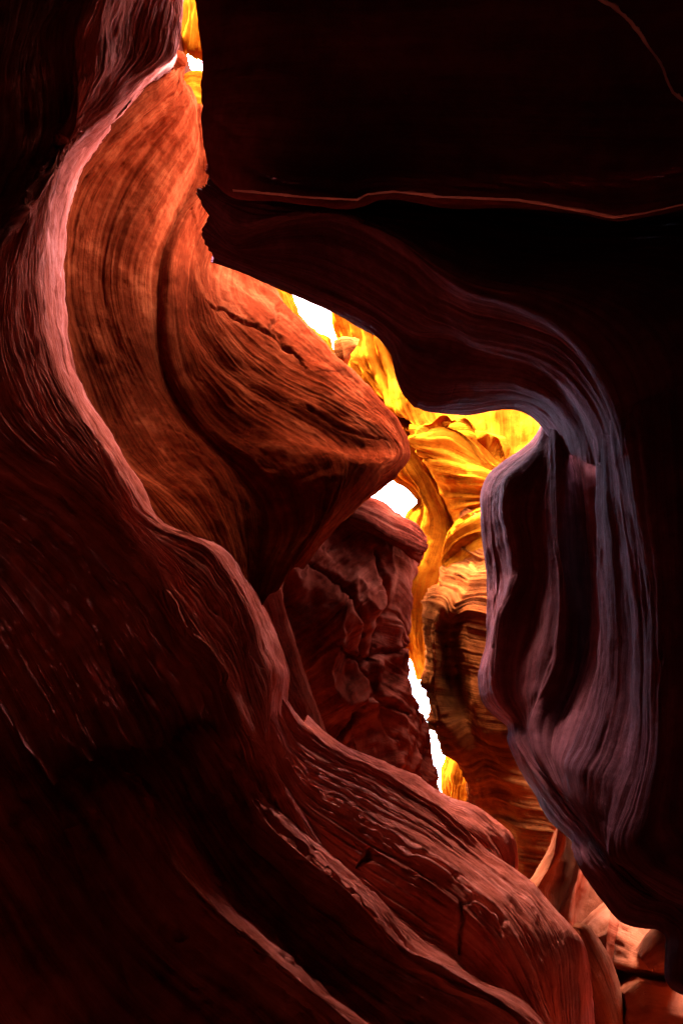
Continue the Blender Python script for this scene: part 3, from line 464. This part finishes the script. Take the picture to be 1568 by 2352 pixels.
FU = [
    [(790, 620, 12.2), (795, 700, 12), (797, 760, 11.8), (805, 820, 11.6)],
    [(773, 620, 11.3), (776, 700, 11), (779, 760, 10.8), (803, 830, 10.5), (828, 885, 10.3), (863, 905, 10.1)],
    [(800, 620, 10.7), (810, 720, 10.4), (815, 790, 10.2), (830, 850, 10.0), (860, 900, 9.8), (885, 925, 9.6)],
    [(850, 620, 10.3), (860, 740, 10), (870, 810, 9.8), (885, 870, 9.6), (900, 915, 9.4), (915, 945, 9.2)],
    [(910, 620, 10), (915, 760, 9.7), (930, 840, 9.4), (945, 910, 9.1), (955, 960, 8.9), (970, 986, 8.8)],
    [(990, 620, 9.8), (1000, 800, 9.5), (1010, 900, 9.1), (1020, 940, 8.9), (1035, 960, 8.7), (1055, 968, 8.6)],
    [(1070, 620, 9.6), (1080, 800, 9.3), (1090, 900, 8.9), (1095, 950, 8.7), (1110, 990, 8.4), (1130, 1025, 8.2)],
    [(1160, 620, 9.4), (1160, 800, 9.0), (1160, 900, 8.6), (1160, 960, 8.4), (1160, 1020, 8.2), (1160, 1068, 8.0)],
    [(1260, 620, 9.2), (1260, 800, 8.8), (1260, 900, 8.4), (1260, 980, 8.2), (1260, 1040, 8.0), (1260, 1090, 7.8)],
    [(1700, 700, 8.5), (1700, 800, 8.2), (1700, 900, 8.0), (1700, 1000, 7.7), (1700, 1100, 7.5)],  # from here on an unseen extension, added to bounce warm light onto the alcove
    [(2300, 750, 7.2), (2300, 820, 7.0), (2300, 900, 6.8), (2300, 1000, 6.6), (2300, 1100, 6.5)]]
FU = [r + [(r[-1][0] + 6, r[-1][1] - 12, r[-1][2] + 0.6)] for r in FU]
o = strata('golden_cliff', FU, 150, 150, M_far, layer=0.05, freq=6, lump=0.08, groove=0.05, swell=0.06, fineamp=0.5, pit=0.02, seed=41.0, pitf=3)
tag(o, 'ribbed orange cliff hanging above the golden dome, just under the stepped overhang', 'cliff')
# small golden patch low in the slot
FG = [
    [(1030, 1680, 9.89), (1035, 1740, 9.77), (1043, 1780, 9.66), (1055, 1830, 9.54), (1060, 1900, 9.43)],
    [(1035, 1712, 9.43), (1018, 1745, 9.31), (1004, 1780, 9.20), (1008, 1830, 9.08), (1020, 1900, 9.08)],
    [(1060, 1725, 9.08), (1045, 1760, 8.97), (1035, 1800, 8.85), (1035, 1840, 8.85), (1040, 1900, 8.85)],
    [(1110, 1730, 8.97), (1100, 1780, 8.74), (1090, 1840, 8.74), (1090, 1900, 8.74)]]
o = strata('golden_outcrop', FG, 60, 60, M_far, layer=0.05, freq=4, lump=0.1, pit=0.03, seed=44.0, pitf=3)
tag(o, 'small bright golden outcrop at the lowest end of the slot above the ledge', 'outcrop')
FS = [
    [(960, 1680, 9.03), (965, 1750, 8.78), (965, 1860, 8.54)],
    [(985, 1700, 8.05), (992, 1750, 8.05), (1003, 1800, 8.05), (1022, 1850, 7.93), (1030, 1900, 7.93)],
    [(965, 1710, 7.56), (972, 1760, 7.56), (980, 1810, 7.56), (995, 1860, 7.44), (1000, 1900, 7.44)],
    [(930, 1720, 7.56), (930, 1800, 7.56), (930, 1900, 7.56)]]
o = strata('rock_spur', FS, 60, 50, M_low, layer=0.05, freq=6, lump=0.04, pit=0.02, seed=46.0, pitf=5)
tag(o, 'narrow red rock spur peeking out right of the boulder foot beside bright sky', 'rock spur')
# rocks on the skyline behind the beak
FB = [
    [(514, 574, 11.50), (594, 614, 11.27), (654, 674, 11.04), (694, 754, 10.92), (724, 814, 10.81)],
    [(584, 574, 10.23), (644, 624, 10.12), (672, 669, 10.00), (694, 724, 9.89), (729, 769, 9.77), (754, 784, 9.66), (774, 844, 9.54)],
    [(554, 594, 9.54), (604, 644, 9.43), (634, 694, 9.31), (674, 749, 9.20), (714, 789, 9.08), (764, 864, 8.97)],
    [(524, 614, 9.43), (564, 674, 9.31), (604, 734, 9.20), (664, 794, 9.08), (744, 884, 8.97)]]
o = strata('skyline_ridge', FB, 110, 70, M_far, layer=0.06, freq=5, lump=0.08, pit=0.03, seed=48.0, pitf=4)
tag(o, 'broken orange rock ridge against the white sky, behind the top of the beak', 'rock ridge')
KB = [
    [(770, 800, 9.54), (790, 790, 9.66), (820, 790, 9.54)],
    [(762, 775, 9.08), (790, 765, 8.97), (826, 772, 8.97)],
    [(760, 800, 8.62), (785, 790, 8.51), (822, 790, 8.62)],
    [(768, 835, 8.62), (790, 830, 8.51), (812, 820, 8.62)],
    [(785, 860, 8.74), (795, 860, 8.74), (803, 856, 8.85)],
    [(785, 860, 9.54), (795, 860, 9.54), (803, 850, 9.54)]]
o = strata('perched_rock', KB, 50, 60, M_butt, layer=0.03, freq=6, lump=0.06, pit=0.03, seed=50.0, pitf=5)
tag(o, 'small dark knob of rock perched on the skyline between white sky and golden wall', 'rock')

# rocks seen through the slit at the top
SU = [
    [(380, -160, 11), (400, -40, 11), (400, 60, 11), (405, 110, 11)],
    [(420, -160, 9.6), (424, -40, 9.6), (422, 40, 9.6), (420, 92, 9.7)],
    [(450, -160, 9.0), (450, -40, 9.0), (450, 40, 9.2), (447, 105, 9.4)],
    [(520, -160, 8.8), (520, -40, 8.8), (520, 60, 9.0), (520, 120, 9.2)]]
o = strata('hanging_rock', [r + [(r[-1][0], r[-1][1] - 10, r[-1][2] + 1)] for r in SU], 60, 50, M_far, layer=0.06, freq=4, lump=0.08, pit=0.03, seed=52.0, pitf=4)
tag(o, 'golden rock at the very top of the narrow slit, above the white sky', 'rock')
SD = [
    [(400, 190, 9.2), (440, 175, 9.2), (480, 180, 9.2), (520, 190, 9.2)],
    [(410, 200, 8.4), (440, 176, 8.4), (475, 172, 8.4), (520, 185, 8.4)],
    [(410, 240, 8.0), (440, 220, 8.0), (475, 225, 8.0), (520, 230, 8.0)],
    [(410, 320, 7.8), (440, 320, 7.8), (475, 330, 7.8), (520, 330, 7.8)]]
o = strata('slit_rock', SD, 60, 50, M_far, layer=0.06, freq=4, lump=0.06, pit=0.03, seed=54.0, pitf=4)
tag(o, 'golden rock closing the bottom of the narrow slit, below the white sky', 'rock')

# ------------------------------------------------------------------ orange blocks low on the right
Q1 = [
    [(1300, 1850, 6.4), (1260, 1950, 6.3), (1200, 2040, 6.2), (1180, 2200, 6.0)],
    [(1284, 1860, 5.6), (1262, 1955, 5.55), (1208, 2030, 5.5), (1195, 2200, 5.3)],
    [(1296, 1862, 5.4), (1280, 1960, 5.3), (1232, 2040, 5.2), (1230, 2200, 5.05)],
    [(1312, 1870, 5.55), (1312, 1980, 5.45), (1285, 2060, 5.35), (1270, 2200, 5.15)],
    [(1325, 1880, 5.4), (1330, 1990, 5.25), (1312, 2075, 5.15), (1300, 2200, 5.0)],
    [(1345, 1900, 5.6), (1352, 2010, 5.45), (1335, 2090, 5.35), (1330, 2200, 5.2)],
    [(1420, 1950, 5.5), (1415, 2040, 5.3), (1390, 2095, 5.25), (1370, 2200, 5.2)],
    [(1520, 1950, 5.8), (1510, 2060, 5.7), (1480, 2140, 5.6), (1450, 2250, 5.5)]]
o = strata('orange_cliff', Q1, 120, 110, M_low, linear=True, layer=0.012, freq=9, lump=0.05, pit=0.01, pits=0.04, seed=56.0)
tag(o, 'tall orange rock face low on the right between the slope and the dark pillar', 'rock face')
Q2 = [
    [(1330, 2115, 5.6), (1404, 2060, 5.7), (1419, 2080, 5.8), (1490, 2110, 5.8), (1640, 2140, 5.8)],
    [(1334, 2119, 4.75), (1404, 2066, 4.95), (1421, 2087, 4.9), (1488, 2116, 4.85), (1640, 2150, 4.8)],
    [(1344, 2160, 4.6), (1395, 2140, 4.55), (1412, 2150, 4.75), (1470, 2180, 4.6), (1640, 2220, 4.5)],
    [(1375, 2205, 4.55), (1388, 2205, 4.45), (1402, 2215, 4.7), (1455, 2225, 4.5), (1640, 2262, 4.4)],
    [(1385, 2240, 4.7), (1400, 2248, 4.75), (1412, 2255, 4.8), (1450, 2232, 4.75), (1640, 2270, 4.6)],
    [(1400, 2290, 4.6), (1424, 2285, 4.4), (1432, 2280, 4.35), (1470, 2250, 4.4), (1640, 2285, 4.3)],
    [(1410, 2352, 4.5), (1432, 2345, 4.3), (1445, 2345, 4.3), (1500, 2330, 4.25), (1640, 2340, 4.1)],
    [(1410, 2480, 4.5), (1440, 2480, 4.3), (1460, 2480, 4.25), (1520, 2480, 4.2), (1640, 2480, 4.0)]]
o = strata('orange_block', Q2, 140, 130, M_low, linear=True, layer=0.012, freq=9, lump=0.03, pit=0.01, pits=0.04, seed=58.0)
tag(o, 'broad sunlit orange block filling the bottom right corner under the pillar', 'rock block')
Q3 = [
    [(1320, 2140, 5.0), (1350, 2160, 4.95), (1390, 2200, 4.9), (1430, 2352, 4.9), (1440, 2450, 4.9)],
    [(1318, 2130, 4.4), (1335, 2135, 4.35), (1365, 2190, 4.3), (1395, 2260, 4.3), (1420, 2352, 4.3), (1440, 2450, 4.3)],
    [(1315, 2150, 4.35), (1325, 2190, 4.25), (1350, 2250, 4.2), (1375, 2310, 4.2), (1400, 2380, 4.2), (1420, 2450, 4.2)],
    [(1300, 2200, 4.4), (1310, 2260, 4.35), (1330, 2352, 4.3), (1340, 2450, 4.3)],
    [(1280, 2200, 4.6), (1290, 2260, 4.6), (1300, 2352, 4.6), (1310, 2450, 4.6)]]
o = strata('orange_fin', Q3, 90, 80, M_low, layer=0.015, freq=8, lump=0.03, pit=0.006, seed=60.0)
tag(o, 'thin orange rock fin beside the bottom right edge of the pink slope', 'rock fin')
Q4 = [
    [(1460, 2180, 4.7), (1490, 2140, 4.7), (1530, 2125, 4.7), (1556, 2150, 4.7)],
    [(1463, 2190, 4.35), (1490, 2150, 4.35), (1525, 2128, 4.35), (1552, 2150, 4.4)],
    [(1468, 2205, 4.2), (1495, 2180, 4.1), (1525, 2165, 4.1), (1556, 2180, 4.2)],
    [(1490, 2228, 4.2), (1510, 2215, 4.1), (1535, 2210, 4.1), (1560, 2220, 4.2)],
    [(1495, 2232, 4.5), (1512, 2240, 4.5), (1535, 2240, 4.5), (1560, 2240, 4.5)]]
o = strata('orange_stone', Q4, 60, 60, M_low, layer=0.012, freq=8, lump=0.03, pit=0.006, seed=62.0)
tag(o, 'loose rounded orange stone resting on the corner block by the right edge', 'stone')
